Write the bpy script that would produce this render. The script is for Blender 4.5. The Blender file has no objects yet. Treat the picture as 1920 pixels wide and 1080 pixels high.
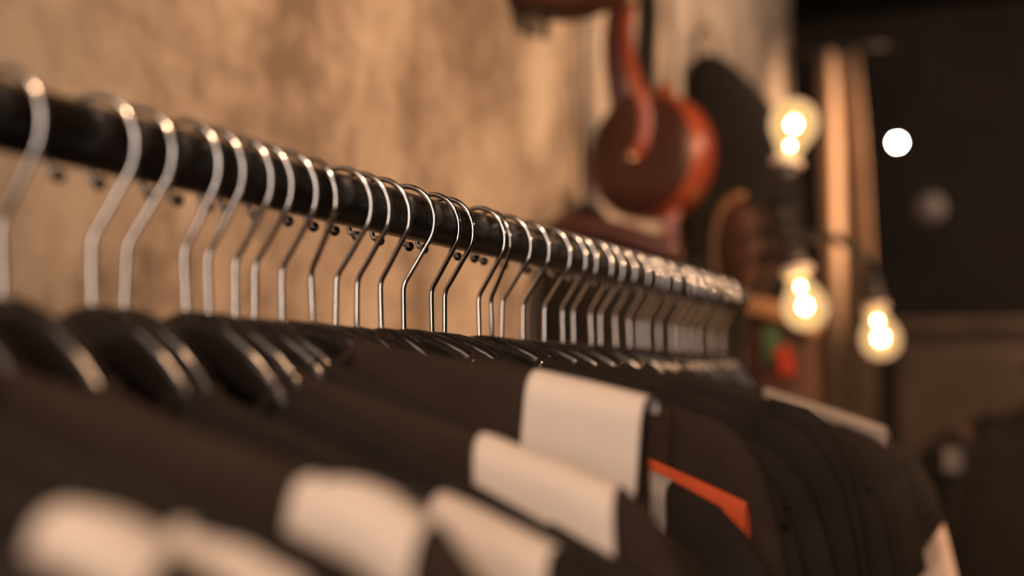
import bpy, math, random
from math import sin, cos, pi, radians as rad
from mathutils import Vector as V, Matrix as M, noise

S = bpy.context.scene
COL = S.collection
random.seed(7)

# ------------------------------------------------------------------ camera, light, exposure
cd = bpy.data.cameras.new('camera'); cam = bpy.data.objects.new('camera', cd); COL.objects.link(cam)
cam.location = (0.392, 0.0, 1.5003)
cam.rotation_euler = (rad(90 + 3.797), 0, rad(21.632))
cd.lens = 50.0; cd.sensor_width = 36.0; cd.clip_start = 0.01; cd.clip_end = 60
cd.dof.use_dof = True; cd.dof.focus_distance = 0.925; cd.dof.aperture_fstop = 2.7
S.camera = cam
S.view_settings.view_transform = 'Standard'; S.view_settings.look = 'None'
S.view_settings.gamma = 1.0; S.view_settings.use_curve_mapping = False
S.view_settings.exposure = 0.0
w = bpy.data.worlds.new('dim_room'); S.world = w; w.use_nodes = True
w.node_tree.nodes['Background'].inputs[0].default_value = (1.0, 0.72, 0.52, 1)
w.node_tree.nodes['Background'].inputs[1].default_value = 0.02

def light(name, kind, loc, energy, color, target=None, size=0.3, size_y=None, spot=None, blend=0.5):
    d = bpy.data.lights.new(name, kind); d.energy = energy; d.color = color
    if kind == 'AREA':
        d.size = size
        if size_y: d.shape = 'RECTANGLE'; d.size_y = size_y
    else: d.shadow_soft_size = size
    if kind == 'SPOT': d.spot_size = rad(spot); d.spot_blend = blend
    o = bpy.data.objects.new(name, d); COL.objects.link(o); o.location = loc
    if target is not None:
        o.rotation_euler = (V(target) - V(loc)).to_track_quat('-Z', 'Y').to_euler()
    return o
WARM = (1.0, 0.56, 0.30)
# fill added behind the camera brightens stems; spots from the right wash the wall
light('rear_fill_light', 'AREA', (0.35, -2.3, 1.95), 58, (1.0, 0.79, 0.66), (0.0, 0.9, 1.60), 2.2, 2.2)
light('overhead_fill_light', 'AREA', (0.45, -0.5, 3.15), 16, (1.0, 0.74, 0.57), (0.25, 0.2, 1.5), 1.3, 1.0)  # added overhead fill that brightens the hook arcs
light('ceiling_lamp_light', 'SPOT', (0.55, -0.35, 2.95), 70, WARM, (0.05, 0.9, 1.5), 0.10, None, 75, 0.8)
light('wall_spot_light', 'SPOT', (1.9, 1.35, 2.35), 270, WARM, (-0.4, 2.10, 2.0), 0.08, None, 70, 0.9)
light('wall_spot_light', 'SPOT', (1.8, 3.0, 2.6), 130, (1.0, 0.66, 0.45), (-0.4, 3.1, 2.35), 0.08, None, 60, 0.9)
light('curtain_fill_spot', 'SPOT', (1.9, 3.5, 2.5), 950, WARM, (-0.15, 4.2, 2.10), 0.06, None, 23, 1.0)  # added spot that brightens one band of the curtain
light('coat_fill_spot', 'SPOT', (1.4, 2.2, 2.95), 20, WARM, (0.25, 2.8, 1.3), 0.05, None, 60, 0.8)  # added spot for the brown coat on the second rail
light('cabinet_fill_spot', 'SPOT', (0.35, 3.95, 2.95), 40, (1.0, .62, .38), (-0.02, 4.66, 1.50), 0.05, None, 40, 0.9)  # added spot standing in for bulb light on the cabinet
light('back_room_fill', 'AREA', (2.6, 4.6, 3.1), 60, (1.0, 0.70, 0.5), (1.5, 6.0, 1.8), 1.5, 1.0)  # added fill that lifts the dark back of the shop

# ------------------------------------------------------------------ helpers
def tag(o, label=None, cat=None, group=None, kind=None):
    if label: o['label'] = label
    if cat: o['category'] = cat
    if group: o['group'] = group
    if kind: o['kind'] = kind
    return o

class MB:
    def __init__(s): s.v = []; s.f = []
    def add(s, vs, fs):
        b = len(s.v); s.v += [tuple(p) for p in vs]; s.f += [tuple(i + b for i in f) for f in fs]; return s
    def grid(s, rows, closed=False, cap=False):
        n = len(rows[0]); vs = [p for r in rows for p in r]; fs = []
        for i in range(len(rows) - 1):
            for j in range(n if closed else n - 1):
                k = (j + 1) % n
                fs.append((i*n + j, i*n + k, (i+1)*n + k, (i+1)*n + j))
        if cap: fs += [tuple(range(n))[::-1], tuple((len(rows)-1)*n + j for j in range(n))]
        return s.add(vs, fs)
    def box(s, c, d, bev=0.0):
        cx, cy, cz = c; x, y, z = d[0]/2, d[1]/2, d[2]/2
        vs = [(cx+a*x, cy+b*y, cz+e*z) for a in (-1,1) for b in (-1,1) for e in (-1,1)]
        return s.add(vs, [(0,1,3,2),(4,6,7,5),(0,4,5,1),(2,3,7,6),(0,2,6,4),(1,5,7,3)])
    def tube(s, pts, r, n=10, cap=True, flat=None):
        pts = [V(p) for p in pts]; rows = []; up = None
        for i, p in enumerate(pts):
            t = (pts[min(i+1, len(pts)-1)] - pts[max(i-1, 0)]).normalized()
            if up is None:
                up = V((0,1,0)) if abs(t.y) < .9 else V((1,0,0))
            up = (up - t*up.dot(t)).normalized(); sd = t.cross(up)
            rr = r[i] if isinstance(r, (list, tuple)) else r
            rows.append([p + (up*cos(2*pi*k/n) + sd*sin(2*pi*k/n))*rr for k in range(n)])
        return s.grid(rows, True, cap)
    def lathe(s, prof, n=28, mat=None, cap=True):
        rows = [[V((r*cos(2*pi*k/n), r*sin(2*pi*k/n), z)) for k in range(n)] for r, z in prof]
        if mat is not None: rows = [[mat @ p for p in r] for r in rows]
        return s.grid(rows, True, cap)
    def ribbon(s, pts, wdir, width, th):
        pts = [V(p) for p in pts]; rows = []
        for i, p in enumerate(pts):
            t = (pts[min(i+1, len(pts)-1)] - pts[max(i-1, 0)]).normalized()
            wd = V(wdir[i] if isinstance(wdir, list) else wdir); wd = (wd - t*wd.dot(t)).normalized()
            nn = t.cross(wd)
            ww = width[i] if isinstance(width, list) else width
            a, b = wd*ww/2, nn*th/2
            rows.append([p-a-b*.6, p-a*.8-b, p+a*.8-b, p+a-b*.6, p+a+b*.6, p+a*.8+b, p-a*.8+b, p-a+b*.6])
        return s.grid(rows, True, True)
    def sphere(s, c, r, n=12, m=8, sc=(1,1,1)):
        c = V(c); rows = []
        for i in range(m + 1):
            a = pi*i/m; q = max(sin(a), .002)
            rows.append([c + V((r*q*cos(2*pi*k/n)*sc[0], r*q*sin(2*pi*k/n)*sc[1], -r*cos(a)*sc[2])) for k in range(n)])
        return s.grid(rows, True, True)
    def mesh(s, name, m, smooth=True):
        me = bpy.data.meshes.new(name); me.from_pydata(s.v, [], s.f); me.validate(); me.materials.append(m)
        if smooth:
            for p in me.polygons: p.use_smooth = True
        me.update(); return me
    def build(s, name, m, parent=None, smooth=True, bevel=0, sub=0, solid=0):
        o = bpy.data.objects.new(name, s.mesh(name, m, smooth)); COL.objects.link(o)
        if parent: o.parent = parent
        if solid:
            q = o.modifiers.new('solid', 'SOLIDIFY'); q.thickness = solid; q.offset = 0
        if bevel:
            q = o.modifiers.new('bevel', 'BEVEL'); q.width = bevel; q.segments = 2; q.limit_method = 'ANGLE'
        if sub:
            q = o.modifiers.new('sub', 'SUBSURF'); q.levels = sub; q.render_levels = sub
        return o

def empty(name, label, cat, loc=(0,0,0), rot=None, group=None):
    o = bpy.data.objects.new(name, None); COL.objects.link(o); o.location = loc
    if rot is not None: o.rotation_euler = rot
    return tag(o, label, cat, group)

def spline(pts, n=8):
    pts = [V(p) for p in pts]; P = [pts[0]] + pts + [pts[-1]]; out = []
    for i in range(1, len(P) - 2):
        a, b, c, d = P[i-1], P[i], P[i+1], P[i+2]
        for k in range(n):
            t = k/n
            out.append(0.5*((2*b) + (c-a)*t + (2*a-5*b+4*c-d)*t*t + (-a+3*b-3*c+d)*t**3))
    return out + [pts[-1]]

# ------------------------------------------------------------------ materials
def mat(name, col, rough=.5, metal=0, spec=.5, var=0, scale=20, bump=0, bscale=60, coat=0, sheen=0, col2=None):
    m = bpy.data.materials.new(name); m.use_nodes = True; N = m.node_tree.nodes; L = m.node_tree.links
    b = N['Principled BSDF']; b.inputs['Roughness'].default_value = rough; b.inputs['Metallic'].default_value = metal
    b.inputs['Specular IOR Level'].default_value = spec; b.inputs['Coat Weight'].default_value = coat
    b.inputs['Sheen Weight'].default_value = sheen
    c2 = col2 or tuple(x*(1-var) for x in col)
    tc = N.new('ShaderNodeTexCoord'); nz = N.new('ShaderNodeTexNoise'); nz.inputs['Scale'].default_value = scale
    nz.inputs['Detail'].default_value = 5; rp = N.new('ShaderNodeValToRGB')
    rp.color_ramp.elements[0].position = .35; rp.color_ramp.elements[1].position = .65
    rp.color_ramp.elements[0].color = (*c2, 1); rp.color_ramp.elements[1].color = (*col, 1)
    L.new(tc.outputs['Object'], nz.inputs['Vector']); L.new(nz.outputs['Fac'], rp.inputs['Fac']); L.new(rp.outputs['Color'], b.inputs['Base Color'])
    if bump:
        n2 = N.new('ShaderNodeTexNoise'); n2.inputs['Scale'].default_value = bscale; n2.inputs['Detail'].default_value = 4
        bp = N.new('ShaderNodeBump'); bp.inputs['Strength'].default_value = bump; bp.inputs['Distance'].default_value = .002
        L.new(tc.outputs['Object'], n2.inputs['Vector']); L.new(n2.outputs['Fac'], bp.inputs['Height']); L.new(bp.outputs['Normal'], b.inputs['Normal'])
    return m

def emit(name, col, strength):
    m = bpy.data.materials.new(name); m.use_nodes = True; N = m.node_tree.nodes; L = m.node_tree.links
    N.remove(N['Principled BSDF']); e = N.new('ShaderNodeEmission'); e.inputs[0].default_value = (*col, 1); e.inputs[1].default_value = strength
    L.new(e.outputs[0], N['Material Output'].inputs[0]); return m

def glass_lamp(name, col, strength, clear):
    m = bpy.data.materials.new(name); m.use_nodes = True; N = m.node_tree.nodes; L = m.node_tree.links
    N.remove(N['Principled BSDF'])
    e = N.new('ShaderNodeEmission'); e.inputs[1].default_value = strength
    lf = N.new('ShaderNodeLayerWeight'); lf.inputs[0].default_value = .5          # filament's haze put into the glass as its own glow, thinning towards the rim
    cr = N.new('ShaderNodeValToRGB'); q = cr.color_ramp.elements
    q[0].position = .0; q[0].color = (1.0, .60, .16, 1); q[1].position = .55; q[1].color = (.92, .55, .27, 1)
    k = q.new(.22); k.color = (.95, .56, .19, 1)
    L.new(lf.outputs['Facing'], cr.inputs[0]); L.new(cr.outputs[0], e.inputs[0])
    t = N.new('ShaderNodeBsdfTransparent'); t.inputs[0].default_value = (1, .93, .8, 1)
    lw = N.new('ShaderNodeLayerWeight'); lw.inputs[0].default_value = .35
    mr = N.new('ShaderNodeMapRange'); mr.inputs['To Min'].default_value = 1-clear; mr.inputs['To Max'].default_value = min(1, (1-clear)*1.8)
    mx = N.new('ShaderNodeMixShader'); g = N.new('ShaderNodeBsdfGlossy'); g.inputs['Roughness'].default_value = .05
    m2 = N.new('ShaderNodeMixShader'); m2.inputs[0].default_value = .05
    L.new(lw.outputs['Facing'], mr.inputs['Value']); L.new(mr.outputs[0], mx.inputs[0])
    L.new(t.outputs[0], mx.inputs[1]); L.new(e.outputs[0], mx.inputs[2])
    L.new(mx.outputs[0], m2.inputs[1]); L.new(g.outputs[0], m2.inputs[2]); L.new(m2.outputs[0], N['Material Output'].inputs[0])
    return m

def concrete():
    m = bpy.data.materials.new('plaster_concrete'); m.use_nodes = True; N = m.node_tree.nodes; L = m.node_tree.links
    b = N['Principled BSDF']; b.inputs['Roughness'].default_value = .8
    tc = N.new('ShaderNodeTexCoord')
    def nz(scale, sc3, det, dist=0):
        mp = N.new('ShaderNodeMapping'); mp.inputs['Scale'].default_value = sc3
        n = N.new('ShaderNodeTexNoise'); n.inputs['Scale'].default_value = scale; n.inputs['Detail'].default_value = det; n.inputs['Distortion'].default_value = dist
        L.new(tc.outputs['Object'], mp.inputs[0]); L.new(mp.outputs[0], n.inputs['Vector']); return n
    a = nz(5.0, (1, .8, 1), 4, .5); s = nz(3.6, (1, 1.0, .30), 3, .8); f = nz(28, (1,1,1), 6)
    def mix(x, y, fac, typ='MIX'):
        k = N.new('ShaderNodeMix'); k.data_type = 'FLOAT'; k.inputs[0].default_value = fac
        L.new(x, k.inputs[2]); L.new(y, k.inputs[3]); return k.outputs[0]
    h = mix(mix(a.outputs['Fac'], s.outputs['Fac'], .5), f.outputs['Fac'], .22)
    rp = N.new('ShaderNodeValToRGB'); e = rp.color_ramp.elements
    e[0].position = .40; e[0].color = (.19, .150, .118, 1); e[1].position = .61; e[1].color = (.56, .485, .40, 1)
    k = e.new(.5); k.color = (.38, .315, .255, 1)
    L.new(h, rp.inputs[0]); L.new(rp.outputs[0], b.inputs['Base Color'])
    bp = N.new('ShaderNodeBump'); bp.inputs['Strength'].default_value = .5; bp.inputs['Distance'].default_value = .006
    L.new(h, bp.inputs['Height']); L.new(bp.outputs[0], b.inputs['Normal'])
    return m

chrome = mat('chrome', (.90,.88,.86), .11, 1, var=.12, scale=90)
chrome_ball = mat('chrome_ball_tip', (.30,.28,.26), .2, 1)
rail_m = mat('black_rail_paint', (.020,.017,.015), .26, 0, .45, var=.3, scale=40, bump=.25, bscale=300)
plastic = mat('black_plastic', (.018,.0150,.0135), .12, 0, .6, var=.2, scale=30)
cloth = mat('black_cotton', (.0225,.0190,.0165), .92, 0, .2, var=.25, scale=25, bump=.5, bscale=900)
cloth_brown = mat('brown_black_cotton', (.038,.026,.020), .92, 0, .2, var=.25, scale=25, bump=.5, bscale=900)
cloth_grey = mat('grey_knit', (.30,.27,.25), .9, 0, .2, var=.3, scale=18, bump=.5, bscale=500)
cloth_pale = mat('pale_pink_cotton', (.68,.55,.48), .9, 0, .2, var=.12, scale=18, bump=.4, bscale=600)
paper = mat('white_label_card', (.70,.645,.60), .75, 0, .2, var=.10, scale=14, bump=.15, bscale=120)
paper_grey = mat('grey_label_card', (.36,.34,.35), .7, 0, .2, var=.15, scale=14)
orange = mat('orange_cloth', (.50,.085,.028), .8, 0, .2, var=.2, scale=30)
conc = concrete()
red_leather = mat('dark_red_leather', (.060,.014,.009), .42, 0, .5, var=.35, scale=9, bump=.3, bscale=90, coat=.15)
strap_leather = mat('lit_red_leather', (.30,.060,.024), .34, 0, .5, var=.3, scale=12, bump=.3, bscale=90, coat=.2)  # brighter copy of the red leather, bulb light put into the colour
black_leather = mat('black_leather', (.013,.0105,.0085), .7, 0, .25, var=.3, scale=9, bump=.3, bscale=90)
tan_leather = mat('tan_leather', (.30,.15,.065), .5, 0, .5, var=.2, scale=12)
brown_leather = mat('brown_leather', (.065,.024,.014), .6, 0, .3, var=.3, scale=9, bump=.3, bscale=90)
brass = mat('old_brass', (.55,.36,.20), .3, 1, var=.3, scale=30)
iron = mat('black_iron', (.025,.020,.017), .4, 0, .5, var=.3, scale=30)
ceramic = mat('pale_ceramic', (.78,.66,.56), .35, 0, .5, var=.08, scale=20)
canvas = mat('tan_canvas', (.46,.34,.25), .9, 0, .2, var=.25, scale=7, bump=.4, bscale=200)
wood = mat('dark_wood', (.20,.135,.09), .55, 0, .4, var=.4, scale=6, bump=.3, bscale=40)
floor_m = mat('dark_floor_boards', (.07,.045,.03), .45, 0, .4, var=.4, scale=5)
dark_paint = mat('dark_brown_paint', (.055,.042,.033), .85, 0, .3, var=.3, scale=3)
green_cloth = mat('green_cloth', (.05,.10,.05), .9, 0, .2, var=.3, scale=20)
red_cloth = mat('red_cloth', (.35,.04,.02), .85, 0, .2, var=.3, scale=20)
off_white = mat('off_white_cloth', (.55,.50,.45), .9, 0, .2, var=.2, scale=20)
filament = emit('filament_glow', (1.0, .62, .26), 320)
bulb_glass = glass_lamp('lit_bulb_glass', (1.0, .60, .25), 1.15, .30)
far_glow = emit('far_lamp_glow', (1.0, .86, .62), 260)

# ------------------------------------------------------------------ room shell
X0 = -0.40; ZT = 3.2
def struct(name, mb, m, **k): return tag(mb.build(name, m, None, False, **k), kind='structure')
struct('floor', MB().box((1.3, 2.0, -.05), (8.6, 10, .1)), floor_m)
struct('ceiling', MB().box((1.3, 2.0, ZT+.05), (8.6, 10, .1)), dark_paint)
struct('wall_left', MB().box((X0-.1, .65, ZT/2), (.2, 7.3, ZT)), conc)
struct('wall_back', MB().box((1.3, 6.75, ZT/2), (8.6, .2, ZT)), dark_paint)
struct('wall_right', MB().box((5.5, 2.0, ZT/2), (.2, 10, ZT)), dark_paint)
struct('wall_alcove', MB().box((-2.9, 5.5, ZT/2), (.2, 2.5, ZT)), dark_paint)
struct('baseboard_left', MB().box((X0+.009, .65, .06), (.018, 7.3, .12)), wood)

# ------------------------------------------------------------------ the clothes rail
ZR = 1.62                     # top of the rail
RR = .0145                    # its radius
rail = empty('clothes_rail', 'long glossy black round clothes rail carrying the row of hangers along the wall', 'clothes rail', (0, -.35, ZR-RR))
def rail_pt(y): return (0, y+.35, 0)
MB().tube([rail_pt(-.35+i*.11) for i in range(20)], RR, 28).build('pipe', rail_m, rail)
for yy in (-.30, 1.745):
    b = MB().tube([(0, yy+.35, -.012), (0, yy+.35, -.5), (0, yy+.35, -(ZR-RR)+.02)], .0125, 16)
    br = b.build('post', rail_m, rail)
    MB().tube([(-.24, yy+.35, -(ZR-RR)+.014), (0, yy+.35, -(ZR-RR)+.014), (.24, yy+.35, -(ZR-RR)+.014)], .0125, 12).build('foot', rail_m, br)
MB().lathe([(.0145,-.004),(.0175,-.002),(.0175,.006),(.010,.009)], 20, M.Translation((0, 2.097, 0)) @ M.Rotation(-pi/2, 4, 'X')).build('end_cap', iron, rail)

# ------------------------------------------------------------------ hangers and shirts
# distance along the rail, tilt, turn and swing (degrees) of every hanger, nearest first; the first five hang left of the picture
HANG = [(.268,-2.0,3.0,-1.0), (.300,-2.0,2.0,-1.0), (.335,-3.0,2.0,-1.0), (.367,-3.0,1.0,-1.0), (.402,-3.0,2.0,-1.0),
(0.4378,-4.5,0.7,-0.7), (0.4959,-2.9,6.4,-1.6), (0.5255,-1.4,3.6,-4.3), (0.5597,-5.6,1.0,-1.9), (0.5811,-4.0,1.0,-1.4),
(0.6087,-1.0,-0.6,0.4), (0.6283,-0.0,1.0,1.0), (0.6539,0.0,-0.9,2.0), (0.6806,-0.3,-15.6,3.9), (0.7179,1.1,-1.0,0.6),
(0.7415,1.3,-3.5,2.2), (0.7669,-1.2,-3.9,1.6), (0.8009,-2.3,2.1,-2.9), (0.8412,-0.6,-4.4,1.8), (0.8655,0.6,-4.4,1.5),
(0.9203,-1.0,-4.3,1.1), (0.9417,1.1,-23.3,3.7), (0.9731,1.5,-1.1,0.2), (1.0120,0.6,-2.6,0.9), (1.0603,0.8,-1.6,0.8),
(1.0973,-0.6,-3.0,1.5), (1.1250,-0.6,-1.9,1.2), (1.1657,-1.8,-2.7,1.7), (1.1993,-0.5,-0.6,0.4), (1.2343,-2.4,-2.5,1.1),
(1.2791,-2.1,-2.6,1.4), (1.3180,-2.0,-3.3,1.4), (1.3432,-4.2,-0.4,0.4), (1.3847,-3.6,-3.1,2.0), (1.4390,-2.8,-2.2,1.4),
(1.4683,-3.7,-2.0,1.3), (1.5043,-4.4,-2.7,1.3), (1.5447,-4.7,-3.6,1.6), (1.6020,-6.0,-5.5,2.5), (1.6583,-5.2,-6.5,2.8)]
N0 = 5
STEM = .088
def top_z(t, m, h0):
    """height of the shoulder line below the foot of the hook, t metres out from the hook"""
    t = abs(t)
    if t <= .05: return -h0*(t/.05)**1.8
    return -h0 - m*(t-.05) - .35*max(0, t-.12)**2

hook_pts = [(-.0165,-.0300)]
for a in (202, 190, 172, 155, 138, 120, 104, 90, 75, 60, 45, 30, 15, 2, -12, -24):
    hook_pts.append((.0216*cos(rad(a)), -.0212 + .0229*sin(rad(a))))
hook_pts += [(.0172,-.0350), (.0132,-.0410), (.0080,-.0490), (.0040,-.0550), (.0014,-.0590), (.0002,-.0630), (0,-.068), (0,-.078), (0,-.091)]
hk = spline([(x, 0, z) for x, z in hook_pts], 4)
hook_mesh = MB().tube(hk, .00172, 12).mesh('hook', chrome)
tip_mesh = MB().sphere((-.0158, 0, -.0318), .0033, 12, 8).mesh('ball_tip', chrome_ball)

def arm_mesh(m, h0):
    rows = []
    for i in range(41):
        t = -.2 + i*.01
        z = -STEM + top_z(t, m, h0) - .006*min(1, max(0, abs(t)-.046)/.012)
        hgt = .030 - .012*abs(t)/.2; wd = .0050 if abs(t) < .052 else .0034
        if i in (0, 40): hgt *= .5; wd *= .5; z -= .003
        rows.append([(t, wd*cx, z - hgt/2 + hgt/2*cz) for cx, cz in
                     ((0,1),(.45,.96),(.8,.82),(1,.55),(1,-.6),(.5,-1),(-.5,-1),(-1,-.6),(-1,.55),(-.8,.82),(-.45,.96))])
    return MB().grid(rows, True, True)

COLS = [.047,.051,.058,.07,.085,.105,.125,.145,.165,.18,.192,.2]
def body_mesh(m, h0, seed, wide, span=1.0):
    rnd = random.Random(seed); ph = rnd.random()*6; ph2 = rnd.random()*9
    cols = [c*(span if c > .1 else 1) for c in COLS]; cols = [-c for c in cols[::-1]] + [-.044,-.03,-.012,.006,.024,.044] + cols
    deps = [0, .003, .008, .018, .035, .06, .1, .17, .3, .5, .66]
    wds = [0, .0046, .0068, .0084, .0095, .0105, .0112, .012, .0128, .0135, .014]
    rows = []
    for t in cols:
        z0 = -STEM + top_z(t, m, h0) + .0012
        if abs(t) < .046: z0 = -STEM - h0 - .022 + .014*(abs(t)/.046)**2
        r = []
        for sgn in (-1, 1):
            part = []
            for d, wv in zip(deps, wds):
                wob = .0022*noise.noise(V((t*18+ph, sgn*3+ph2, d*7)))*min(1, d/.03)
                y = sgn*wv*wide + wob
                part.append((t*(1 + .12*min(1, max(0, d-.1)/.3)*0), y, z0 - d*(1 if d < .1 else 1)))
            r += part[::-1] if sgn < 0 else part[1:]
        rows.append(r)
    return MB().grid(rows)

def sleeve_mesh(sg, m, h0, seed, out=0.0, nrow=10, wide=1.0):
    rnd = random.Random(seed+50); k = rnd.uniform(-.006, .006) + out
    zs = lambda t: -STEM + top_z(t, m, h0) + .0022
    ze = zs(.196)
    up = [(.170, zs(.170)), (.184, zs(.184)), (.198, zs(.198)), (.211+k*.3, ze-.010), (.222+k*.6, ze-.026), (.231+k, ze-.050),
          (.238+k*1.3, ze-.085), (.244+k*1.7, ze-.13), (.250+k*2, ze-.18), (.254+k*2.2, ze-.225)]
    lo = [(.166, ze-.05), (.166, ze-.085), (.166, ze-.115), (.167, ze-.14), (.168, ze-.160), (.168, ze-.178), (.168, ze-.195), (.168, ze-.212), (.169, ze-.228), (.170, ze-.243)]
    rows = []
    for j, (u, l) in enumerate(list(zip(up, lo))[:nrow]):
        r = []
        th = .0108*wide
        for q in range(16):
            a = 2*pi*q/16; c = (1+cos(a))/2
            f = c
            x = l[0] + (u[0]-l[0])*f; z = l[1] + (u[1]-l[1])*f
            y = th*(abs(sin(a))**.7)*(1 if sin(a) > 0 else -1)
            y += .0015*noise.noise(V((x*25+seed, y*30, z*15)))
            r.append((sg*x, y, z))
        rows.append(r)
    return MB().grid(rows, True, True)

def collar_mesh(m, h0):
    pts = []
    for sg in (-1, 1):
        for t in ((-.047,-.038,-.02,0,.02,.038,.047) if sg < 0 else (.038,.02,0,-.02,-.038)):
            z0 = -STEM - h0 - .022 + .016*(abs(t)/.046)**2 - .001
            if abs(t) > .046: z0 = -STEM + top_z(t, m, h0) - .002
            pts.append((t, sg*.0055 if abs(t) < .046 else 0, z0))
    pts.append(pts[0])
    return MB().tube(spline(pts, 3), .0030, 8)

def label_mesh(t0, t1, near, far, m, h0, lift=.0, seed=0, skew=0, bulge=0):
    rows = []
    n = 9
    ds = [near*(1 - i/6) for i in range(6)] + [.003, 0, .003] + [far*(i/5) for i in range(1, 6)]
    for i in range(n):
        t = t0 + (t1-t0)*i/(n-1)
        z0 = -STEM + top_z(t, m, h0) + .0048 + lift + bulge*sin(pi*i/(n-1)) + .0008*noise.noise(V((t*60, seed, 0)))
        r = []
        for k, d in enumerate(ds):
            sg = -1 if k < 7 else (0 if k == 7 else 1)
            wv = .0 if d == 0 else (.0090 if d <= .0031 else .0138 + .0035*(d/.05) + .0022*noise.noise(V((t*28+seed, d*20, seed*3))))
            r.append((t + skew*d*(1 if k < 7 else 0), sg*wv, z0 - d*(1 if d > .0031 else .7)))
        rows.append(r)
    return MB().grid(rows)

ORD = ['first','second','third','fourth','fifth','sixth','seventh','eighth','ninth','tenth','eleventh','twelfth','thirteenth','fourteenth',
       'fifteenth','sixteenth','seventeenth','eighteenth','nineteenth','twentieth']
ORD += ['twenty-' + o for o in ORD[:9]] + ['thirtieth'] + ['thirty-' + o for o in ORD[:9]]
# slope of the shoulder line and drop of the hanger's arch, where they differ from the usual .37 / .018
SLOPE = {0:(.36,.032),1:(.33,.032),2:(.32,.032),3:(.33,.036),4:(.271,.030),5:(.52,.040),6:(.436,.037),7:(.55,.040),8:(.58,.040),9:(.39,.033),
         10:(.44,.024),11:(.45,.024),12:(.19,.012),13:(.57,.026),14:(.56,.026),15:(.33,.035),16:(.391,.033),17:(.30,.019),18:(.36,.018),19:(.36,.018),
         20:(.40,.017),21:(.40,.017),22:(.42,.016),23:(.45,.016),24:(.30,.018),25:(.25,.019),26:(.37,.023),27:(.38,.024),28:(.39,.024),29:(.40,.025),
         30:(.41,.026),31:(.449,.024),32:(.45,.026),33:(.42,.028),34:(.37,.033),35:(.32,.031),36:(.36,.042),37:(.37,.045),38:(.38,.048),39:(.46,.060)}
#        hanger: (t0, t1, near, far, lift, skew, bulge, material, text)
LABELS = {
 1: [(.150,.184,.060,.03,-.0032,0,.003,paper,'white card label folded over the shoulder, rounded top')],
 2: [(.163,.204,.060,.03,-.0062,0,.002,paper,'white card label folded over the shoulder')],
 4: [(.163,.207,.070,.03,-.0055,0,.004,paper,'white card label folded over the shoulder, rounded top')],
 6: [(.158,.204,.060,.03,-.0022,0,.0,paper,'white card label folded over the shoulder')],
 9: [(.138,.200,.062,.03,-.002,0,.0,paper,'white card label folded over the shoulder')],
 12:[(.144,.203,.055,.010,-.001,-.06,.0,paper,'white card label with faint lines folded over the shoulder')],
 15:[(.170,.193,.036,.02,-.002,.05,.0,paper_grey,'grey label folded over the shoulder')],
 35:[(.088,.212,.022,.02,-.001,0,.0,cloth_grey,'pale grey knit band folded over the shoulder')],
}
BROWN = {4, 5, 7, 9, 12, 14, 17}
HANG = [(a, 0 if j < 5 else b if j < 31 else b*.25, c, d) for j, (a, b, c, d) in enumerate(HANG)]
n_all = len(HANG)
FOOT = [s + STEM*sin(rad(th)) for s, phi, psi, th in HANG]      # where the stem's foot hangs along the rail
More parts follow.
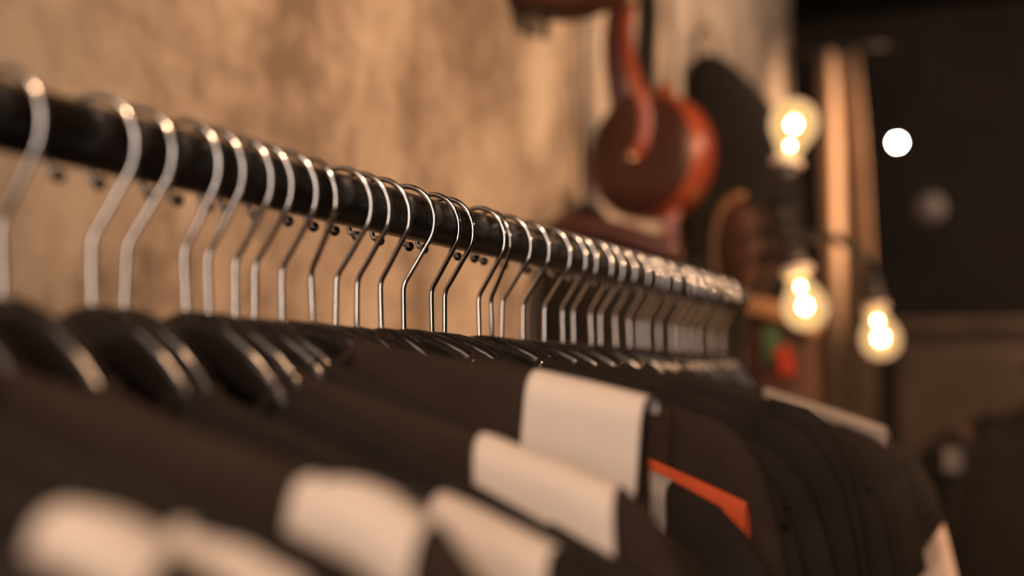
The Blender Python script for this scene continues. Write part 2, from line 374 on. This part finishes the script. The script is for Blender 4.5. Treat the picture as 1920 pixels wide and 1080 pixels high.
for i, (s, phi, psi, th) in enumerate(HANG):
    m, h0 = SLOPE.get(i, (.37, .018))
    R4 = M.Translation((0, s, ZR + .0017)) @ M.Rotation(rad(psi), 4, 'Z') @ M.Rotation(rad(th), 4, 'X') @ M.Rotation(rad(phi), 4, 'Y')
    foot = R4 @ V((0, 0, -STEM))
    q3 = M.Rotation(rad(psi*.05), 4, 'Z') @ M.Rotation(rad(phi), 4, 'Y')       # the hook swivels; the arms hang straight
    A4 = M.Translation(foot - (q3 @ V((0, 0, -STEM)))) @ q3
    gap = min(abs(FOOT[a]-FOOT[b]) for a, b in ((i, i-1), (i, i+1)) if 0 <= b < n_all)
    k = i - N0
    where = ('%s chrome hook from the left along the rail' % ORD[k]) if k >= 0 else None
    hl = ('black plastic clothes hanger hanging by the ' + where) if k >= 0 else \
         ('black plastic clothes hanger at lower left, hook outside the picture, %s before the first hook' % ORD[-k-1])
    h = empty('clothes_hanger', hl, 'hanger', group='black hangers with chrome hooks'); h.matrix_world = A4
    ho = bpy.data.objects.new('hook', hook_mesh); COL.objects.link(ho); ho.parent = h; ho.matrix_local = A4.inverted() @ R4; ho['label'] = 'chrome wire hook'
    tp = bpy.data.objects.new('ball_tip', tip_mesh); COL.objects.link(tp); tp.parent = ho
    arm_mesh(m, h0).build('arms', plastic, h)
    grey = i == 35; pale = i == 39; org = i == 16
    cm = orange if org else cloth_brown if i in BROWN else cloth
    cn = 'orange red sleeveless' if org else 'brownish black cotton' if i in BROWN else 'black cotton'
    extra = {1:' with white label', 2:' with a narrow white label', 4:' with a large rounded white label', 6:' with a half hidden white label', 9:' with wide white label',
             12:' with lined white label', 15:' with a small grey label', 35:' with grey shoulder band', 39:' with pale pink sleeves'}.get(i, '')
    sl = ('%s shirt%s on the %s hook from the left' % (cn, extra, ORD[k])) if k >= 0 else \
         ('%s shirt%s, %s shirt before the first hook' % (cn, extra, ORD[-k-1]))
    sh = empty('shirt', sl, 'shirt', group='shirts hung along the rail'); sh.matrix_world = A4
    wide = max(.5, min(1, gap/.032))
    body_mesh(m, h0, i, wide, 1.1 if org or i == 15 else 1.0).build('body', cm, sh, sub=1)
    if not org and i != 12:
        for sg in (-1, 1): sleeve_mesh(sg, m, h0, i, .012 if pale else .010 if 35 < i < 39 else .022 if i == 15 else 0, 7 if 35 < i < 39 else 8 if 29 < i < 36 else 10, wide).build('sleeve', cloth_pale if pale else cm, sh)
    collar_mesh(m, h0).build('neckband', cm, sh)
    for (t0, t1, near, far, lift, skew, bulge, lm, lt) in LABELS.get(i, []):
        lb = label_mesh(t0, t1, near, far, m, h0, lift, i, skew, bulge).build('label', lm, sh, solid=.0006, sub=1); lb['label'] = lt
    if i in (18, 27):
        t, z = ((.232, -.108) if i == 18 else (.231, -.118))
        MB().box((t, -.0142, -STEM+z), (.0042, .003, .0030)).build('metal_pin', chrome, sh, False)

# ------------------------------------------------------------------ bags on the wall beyond the rail
def drum(c, nrm, r, depth, name, m, parent, lobes=24, squash=1.0):
    q = V(nrm).to_track_quat('Z', 'Y').to_matrix().to_4x4(); mt = M.Translation(c) @ q
    d = depth/2
    prof = [(.001,-d),(r*.55,-d-.002),(r*.9,-d),(r*.985,-d*.86),(r,-d*.6),(r,0),(r,d*.6),(r*.985,d*.86),(r*.9,d),(r*.55,d+.004),(.001,d+.005)]
    rows = [[mt @ V((rr*cos(2*pi*k/40), squash*rr*sin(2*pi*k/40), z)) for k in range(40)] for rr, z in prof]
    return MB().grid(rows, True, True).build(name, m, parent)

bag = empty('round_bag', 'round dark red leather shoulder bag hanging by its strap on the concrete wall', 'bag', (0,0,0))
BN = V((-.34, -.94, .02)).normalized(); BC = V((-.276, 2.315, 1.884))
drum(BC, BN, .106, .066, 'front_panel', red_leather, bag)
# gusset: band round the rim, its lit look put into the leather colour
q = BN.to_track_quat('Z', 'Y').to_matrix()
cen = [BC + q @ V((.1055*cos(a), .1055*sin(a), 0)) - BN*.012 for a in [2*pi*k/48 for k in range(49)]]
g = MB(); rows = []
for k in range(48):
    a = 2*pi*k/48; rd = q @ V((cos(a), sin(a), 0)); p = BC - BN*.006
    rows.append([p + rd*.1050 + BN*.030, p + rd*.1095 + BN*.029, p + rd*.1110, p + rd*.1095 - BN*.033, p + rd*.1050 - BN*.034])
rows.append(rows[0]); g.grid(rows)
gs = g.build('gusset', strap_leather, bag); gs['label'] = 'red leather gusset, coloured bright as if lit'
st = MB().ribbon(spline([BC+V((-.045,.0,.080)), BC+V((-.054,.0,.125)), BC+V((-.060,.0,.19)), BC+V((-.050,.0,.27)), BC+V((-.02,.01,.42))], 5), (1,.2,0), .038, .004)
so = st.build('strap', red_leather, bag)
st = MB().ribbon(spline([BC+V((-.012,.01,.095)), BC+V((-.010,.015,.16)), BC+V((-.006,.02,.27)), BC+V((-.02,.01,.42))], 5), (1,.2,0), .036, .004)
st.build('strap', black_leather, bag)
fr = BC + BN*.034
st = MB().ribbon(spline([(-.286,2.25,2.135), (-.293,2.245,2.08), (-.282,2.24,2.02), (-.266,2.235,1.975), (-.258,2.235,1.935), (-.264,2.235,1.893), (-.283,2.24,1.870)], 6), (1,.15,0), .020, .004)
so = st.build('front_strap', strap_leather, bag); so['label'] = 'red leather strap curving down the front, coloured as if lit'
bk = MB().sphere((-.283, 2.236, 1.872), .009, 12, 8, (1,.5,1)).build('stud', brass, bag)
MB().sphere((-.290, 2.24, 2.140), .008, 12, 8).build('buckle', brass, bag)
MB().sphere((-.276, 2.24, 2.132), .007, 12, 8).build('buckle', brass, bag)
st = MB().ribbon(spline([BC+V((.034,-.01,.100)), BC+V((.030,0,.118)), BC+V((.022,.02,.125))], 4), (1,0,.3), .024, .008)
st.build('strap_loop', strap_leather, bag)
st = MB().ribbon(spline([BC+V((.045,-.012,-.092)), BC+V((.040,-.015,-.125)), BC+V((.045,-.012,-.160)), BC+V((.052,-.012,-.200))], 5), (1,.2,0), .027, .004)
so = st.build('strap_tail', strap_leather, bag); so['label'] = 'orange red strap tail hanging below'
MB().tube([(X0, 2.33, 2.31), (-.27, 2.33, 2.31), (-.262, 2.33, 2.325)], .006, 10).build('wall_peg', iron, bag)

b3 = empty('leather_satchel', 'red brown leather satchel cut off by the top edge, above the round bag', 'bag')
rows = []
for j in range(13):
    u = j/12; a = pi*u
    prof = []
    for k in range(9):
        vv = k/8
        x = -.41 + .18*vv; sag = .034*sin(pi*vv)**.7
        prof.append((x, 2.02 - .05*cos(a), 2.105 - sag - .018*sin(a)))
    rows.append(prof)
mb = MB().grid(rows)
rows = [[(-.41+.18*k/8, 2.02+sg*.05, 2.105 - .034*sin(pi*k/8)**.7 + h) for k in range(9)] for sg, h in ((-1,0),(-1,.08),(-1,.2),(1,.2),(1,.08),(1,0))]
mb.grid(rows)
mb.build('bag_body', brown_leather, b3)
MB().ribbon([(-.42,1.968,2.112),(-.37,1.967,2.090),(-.32,1.967,2.084),(-.26,1.967,2.096)], (0,.2,1), .016, .005).build('bottom_trim', strap_leather, b3)
MB().ribbon([(-.340,1.985,2.064),(-.340,1.985,2.045),(-.341,1.985,2.016)], (1,0,0), .012, .006).build('buckle_tab', black_leather, b3)
MB().ribbon(spline([(-.40,2.02,2.29),(-.36,2.02,2.40),(-.29,2.02,2.40),(-.24,2.02,2.29)], 5), (0,1,0), .03, .004).build('strap', brown_leather, b3)

MB().tube([(X0, 2.02, 2.392), (-.33, 2.02, 2.392), (-.30, 2.02, 2.402)], .006, 8).build('wall_peg', iron, b3)
b2 = empty('slouch_bag', 'dark leather bag with dark red top, low on the wall behind the hooks', 'bag')
rows = []
for j in range(11):
    u = j/10; zz = 1.735 - .26*u + 0
    hw = .110 + .045*min(1, u*4); dp = .05 + .05*min(1, u*3)
    rows.append([(-.238 + hw*cos(2*pi*k/20), 2.105 + dp*sin(2*pi*k/20), zz - .055*(1+cos(2*pi*k/20))/2*(1-u)) for k in range(20)])
MB().grid(rows, True, True).build('bag_body', black_leather, b2)
MB().ribbon(spline([(-.388,2.165,1.742),(-.33,2.062,1.742),(-.25,2.047,1.725),(-.16,2.052,1.692)], 5), (0,.1,1), .034, .03).build('flap', red_leather, b2)
MB().tube(spline([(-.385,2.19,1.735),(-.372,2.19,1.768),(-.345,2.19,1.783),(-.322,2.19,1.768),(-.318,2.19,1.74)], 5), .011, 10).build('handle', black_leather, b2)
MB().tube([(X0, 2.19, 1.766), (-.36, 2.19, 1.766), (-.335, 2.19, 1.772)], .005, 8).build('wall_peg', iron, b2)

ov = empty('oval_bag', 'dark brown oval bag with tan rim hanging beside the lowest lit bulbs', 'bag')
OC = V((-.100, 2.26, 1.712)); ON = V((-.25, -.96, 0)).normalized(); oq = ON.to_track_quat('Z', 'Y').to_matrix()
prof = [(.001,-.03),(.8,-.03),(.97,-.02),(1,0),(.97,.02),(.85,.03),(.4,.034),(.001,.035)]
MB().grid([[OC + oq @ V((r*.043*cos(2*pi*k/36), r*.083*sin(2*pi*k/36), z)) for k in range(36)] for r, z in prof], True, True).build('bag_body', brown_leather, ov)
MB().tube([OC + oq @ V((.0445*cos(rad(a)), .086*sin(rad(a)), .018)) for a in range(80, 262, 7)], .0075, 10).build('rim_trim', tan_leather, ov)
MB().tube([OC + oq @ V((.0445*cos(rad(a)), .086*sin(rad(a)), .018)) for a in range(-97, 76, 7)], .0065, 10).build('rim_trim', black_leather, ov)
MB().ribbon(spline([OC+V((0,.035,.07)), OC+V((.015,.07,.085)), OC+V((.035,.11,.065)), OC+V((.045,.12,.034))], 6), (1,.3,0), .016, .004).build('strap', black_leather, ov)

bb = empty('brown_bag', 'brown leather bag with red and green tags hanging low behind the rail end', 'bag')
MB().grid([[(-.052 + (.066+.010*u)*cos(2*pi*k/24), 2.262 + (.022+.02*u)*sin(2*pi*k/24), 1.608 + .012*cos(2*pi*k/24) - .22*u) for k in range(24)] for u in (0,.1,.3,.6,1)], True, True).build('bag_body', brown_leather, bb)
MB().ribbon(spline([(-.105,2.226,1.625),(-.06,2.222,1.617),(-.01,2.224,1.600),(.02,2.238,1.578)], 5), (0,0,1), .03, .006).build('flap', tan_leather, bb)
MB().ribbon(spline([(-.055,2.214,1.585),(-.050,2.212,1.56),(-.052,2.212,1.525)], 4), (1,0,0), .028, .004).build('tag', green_cloth, bb)
MB().ribbon(spline([(-.036,2.206,1.553),(-.028,2.204,1.535),(-.024,2.204,1.510)], 4), (1,0,-.2), .026, .004).build('tag', red_cloth, bb)
MB().tube(spline([(-.09,2.262,1.61),(-.06,2.31,1.70),(-.045,2.335,1.762),(-.03,2.31,1.70),(-.01,2.262,1.60)], 5), .006, 8).build('handle', brown_leather, bb)

bl = empty('black_backpack', 'tall black bag with sloping top hung on the wall right of the round bag', 'bag')
outl = [(-.392,2.16),(-.375,2.20),(-.345,2.215),(-.310,2.215),(-.245,2.15),(-.190,2.08),(-.165,2.02),(-.150,1.94),(-.140,1.80),(-.15,1.62),(-.22,1.58),(-.39,1.58)]
n = len(outl); cxo = sum(p[0] for p in outl)/n; czo = sum(p[1] for p in outl)/n
rows = [[(cxo+(x-cxo)*k, yy, czo+(z-czo)*k) for x, z in outl] for k, yy in ((.85,2.93),(.97,2.95),(1,2.99),(1,3.05),(.96,3.09),(.85,3.10))]
MB().grid(rows, True, True).build('bag_body', black_leather, bl, sub=1)
MB().grid([[(-.29+(x-cxo)*.55, yy, 1.80+(z-czo)*.4) for x, z in outl] for yy in (2.90,2.94)], True, True).build('front_pocket', black_leather, bl, bevel=.006)
MB().ribbon(spline([(-.36,3.02,2.20),(-.37,3.03,2.26),(-.34,3.03,2.28),(-.315,3.02,2.20)], 4), (0,1,0), .02, .004).build('top_loop', black_leather, bl)

pp = empty('wall_pipe', 'pale grey conduit pipe running up the wall above the black bag', 'pipe')
MB().tube([(X0+.016, 2.90, 1.9), (X0+.016, 2.90, 2.5), (X0+.016, 2.90, ZT)], .014, 14).build('pipe', mat('pale_grey_paint', (.50,.46,.42), .5, var=.1), pp)
for zz in (2.05, 2.75): MB().box((X0+.010, 2.90, zz), (.02, .05, .02)).build('clip', iron, pp, False)

# ------------------------------------------------------------------ bulbs and their cable
def lamp(loc, direction, label, r=.036, bright=1.0, group='bare bulbs by the bags'):
    o = empty('bulb_lamp', label, 'lamp', loc, group=group)
    mt = V(direction).to_track_quat('Z', 'Y').to_matrix().to_4x4()
    k = r/.036
    sk = MB().lathe([(.004,-.066),(.012,-.064),(.0165,-.058),(.0175,-.03),(.020,-.026),(.020,-.008),(.018,-.006)], 24, mt).build('socket', iron, o)
    MB().lathe([(.0185,-.0062),(.0235,-.006),(.0245,-.001),(.0240,.004),(.0205,.006)], 24, mt).build('collar', ceramic, sk)
    prof = [(.0165,.004),(.0170,.010),(.0195,.019),(.0245,.029),(.0310,.040),(.0350,.051),(.0362,.061),(.0345,.073),(.0290,.084),(.0200,.0920),(.0100,.0962),(.001,.0975)]
    gl = MB().lathe([(a*k, b*k) for a, b in prof], 32, mt, False).build('glass_bulb', bulb_glass, o)
    fb = MB().sphere(mt @ V((0,0,.058*k)), .0085*k, 12, 8)
    fb.sphere(mt @ V((0,0,.026*k)), .0040*k, 10, 6)
    fb.build('filament', filament, gl)
    return o
lamp((-.0007, 2.1, 1.826), (.17, .05, 1), 'lit clear bulb standing upright in a dark socket beside the black bag')
lamp((.0115, 2.1, 1.664), (.22, -.05, -1), 'lit clear bulb hanging down below the upright bulb', .033)
lamp((.0465, 2.7, 1.640), (.16, 0, -1), 'lit clear bulb hanging furthest right on the looping cable', .036)
cb = spline([(-.012,2.09,1.762), (-.014,2.10,1.735), (-.010,2.105,1.715), (0,2.1,1.725)], 5)
cab = MB().tube(spline([(-.012,2.088,1.757), (-.020,2.1,1.735), (-.016,2.105,1.715), (-.004,2.102,1.728), (.012,2.16,1.722), (.026,2.28,1.731), (.034,2.40,1.735), (.042,2.55,1.728), (.040,2.68,1.712), (.037,2.70,1.703)], 6), .0085, 10)
cab = tag(cab.build('lamp_cable', iron), 'black cable looping between the sockets of the three lit bulbs', 'cable')
arm = tag(MB().tube(spline([(-.018,2.14,1.752), (-.05,2.4,1.747), (-.15,2.65,1.742), (-.28,2.80,1.74), (X0,2.86,1.74)], 5), .008, 10).build('wall_mounted_rod', iron), 'black iron arm carrying the upright bulb out from the wall', 'rod')

far = empty('pendant_lamp', 'small bright round lamp far back in the dark room', 'lamp', (-.219, 5.5, 2.407))
MB().sphere((0,0,0), .013, 16, 10).build('globe', far_glow, far)
MB().lathe([(.016,.020),(.020,.016),(.020,.010),(.010,.009)], 16).build('cap', iron, far)
MB().tube([(0,0,.018),(0,0,.4),(0,0,ZT-2.407)], .003, 6).build('cord', iron, far)

# ------------------------------------------------------------------ curtain at the end of the wall
cu = empty('curtain', 'tan canvas curtain gathered in long folds at the end of the wall', 'curtain', (0,0,0))
rows = []
for j in range(26):
    u = j/25; z = 2.47 - 2.30*u
    r = []
    for k in range(61):
        q = k/60
        x = -.300 + .150*q - .035*(1-u)**6*q + .03*u*q
        y = 4.20 + .050*sin(q*pi*2*1.6 + .8*u + 1.0) * (.5+.5*min(1,u*3)) + .015*sin(q*15+u*2)
        r.append((x, y, z))
    rows.append(r)
MB().grid(rows).build('drape', canvas, cu, solid=.004)
MB().tube([(-.42, 4.20, 2.48), (-.28, 4.20, 2.48), (-.10, 4.20, 2.48)], .012, 12).build('curtain_rod', iron, cu)

# ------------------------------------------------------------------ dark back of the shop
cab2 = empty('cabinet', 'dark wooden cabinet standing far back in the shop', 'cabinet', (.50, 4.9, 0))
MB().box((0, 0, .84), (1.3, .45, 1.64)).build('carcass', wood, cab2, False, bevel=.006)
MB().box((0, 0, 1.68), (1.36, .50, .04)).build('top_board', wood, cab2, False, bevel=.006)
for k in range(3):
    d = MB().box((-.43+.43*k, -.235, .86), (.40, .02, 1.50)).build('door', wood, cab2, False, bevel=.005)
    MB().sphere((-.28+.43*k, -.255, 1.0), .014, 10, 8).build('knob', brass, d)

def coat(loc, rz, m, label, scale=1.0, pale=None):
    o = empty('coat', label, 'coat', loc, (0,0,rz), 'coats on the second rail')
    rows = []
    for j in range(15):
        u = j/14
        hw = (.03 + .19*min(1, u*5.5)**.8 + .03*u)*scale; dp = .022 + .05*min(1, u*3)
        z = -.05 - .10*min(1, u*5.5) - .95*max(0, u-.12)
        rows.append([(hw*cos(2*pi*k/24), dp*sin(2*pi*k/24)*(1+.2*sin(k*2.1+u*3)), z) for k in range(24)])
    MB().grid(rows, True, True).build('body', m, o)
    for sg in (-1, 1):
        p = [(sg*.17*scale, 0, -.13), (sg*.225*scale, 0, -.20), (sg*.255*scale, 0, -.38), (sg*.265*scale, 0, -.62)]
        MB().tube(spline(p, 4), [.035+.015*min(1,i/4) for i in range(13)], 12).build('sleeve', m, o)
    MB().tube(spline([(-.055,-.03,-.02),(-.06,.02,.0),(0,.04,.01),(.06,.02,.0),(.055,-.03,-.02),(.02,-.06,-.08),(-.02,-.06,-.08),(-.055,-.03,-.02)], 4), .014, 8).build('collar', m, o)
    MB().tube(spline([(0,0,-.04),(0,0,.05),(.014,0,.075),(.0175,0,.09),(.012,0,.103),(0,0,.1075),(-.012,0,.103),(-.0175,0,.09),(-.014,0,.078)], 4), .0022, 8).build('hook', chrome, o)
    if pale: MB().box((pale[0], -.075, pale[1]), (.03, .006, .04)).build('price_tag', cloth_grey, o, False)
    return o
r2 = empty('second_rail', 'black clothes rail in the dim background at right carrying coats', 'clothes rail', (.385, 3.3, 0))
MB().tube([(0,-.93,1.62),(0,0,1.62),(0,.8,1.62)], .014, 14).build('pipe', iron, r2)
for yy in (-.90, .76):
    MB().tube([(0,yy,.0),(0,yy,.8),(0,yy,1.61)], .014, 12).build('post', iron, r2)
    MB().tube([(-.22,yy,.014),(0,yy,.014),(.22,yy,.014)], .014, 10).build('foot', iron, r2)
coat((.385, 2.80, 1.53), .12, mat('brown_wool', (.10,.056,.038), .9, var=.3, bump=.4, bscale=300), 'dull brown coat on the second rail')
coat((.385, 2.62, 1.53), .10, cloth, 'black coat with a pale tag nearest on the second rail', 1, (-.20,-.16))
coat((.385, 3.02, 1.53), -.05, cloth, 'black coat behind the brown one on the second rail', 1)
coat((.385, 3.24, 1.53), .08, cloth, 'black coat third on the second rail', 1)
coat((.385, 3.50, 1.53), .0, cloth_brown, 'brownish black coat with a pale tag fourth on the second rail', 1, (-.12,-.2))
coat((.385, 3.78, 1.53), .1, cloth, 'black coat at the back of the second rail', 1)
gl = empty('reflection_globe', 'pale globe added for a faint grey reflection in the dark at right', 'lamp', (-.058, 5.0, 2.093))  # globe, cap and cord added to stand for a faint reflection
MB().sphere((0,0,0), .05, 20, 14).build('globe', off_white, gl)
MB().lathe([(.018,.05),(.022,.046),(.022,.075),(.008,.085)], 16).build('cap', iron, gl)
MB().tube([(0,0,.08),(0,0,.5),(0,0,ZT-2.093)], .003, 6).build('cord', iron, gl)
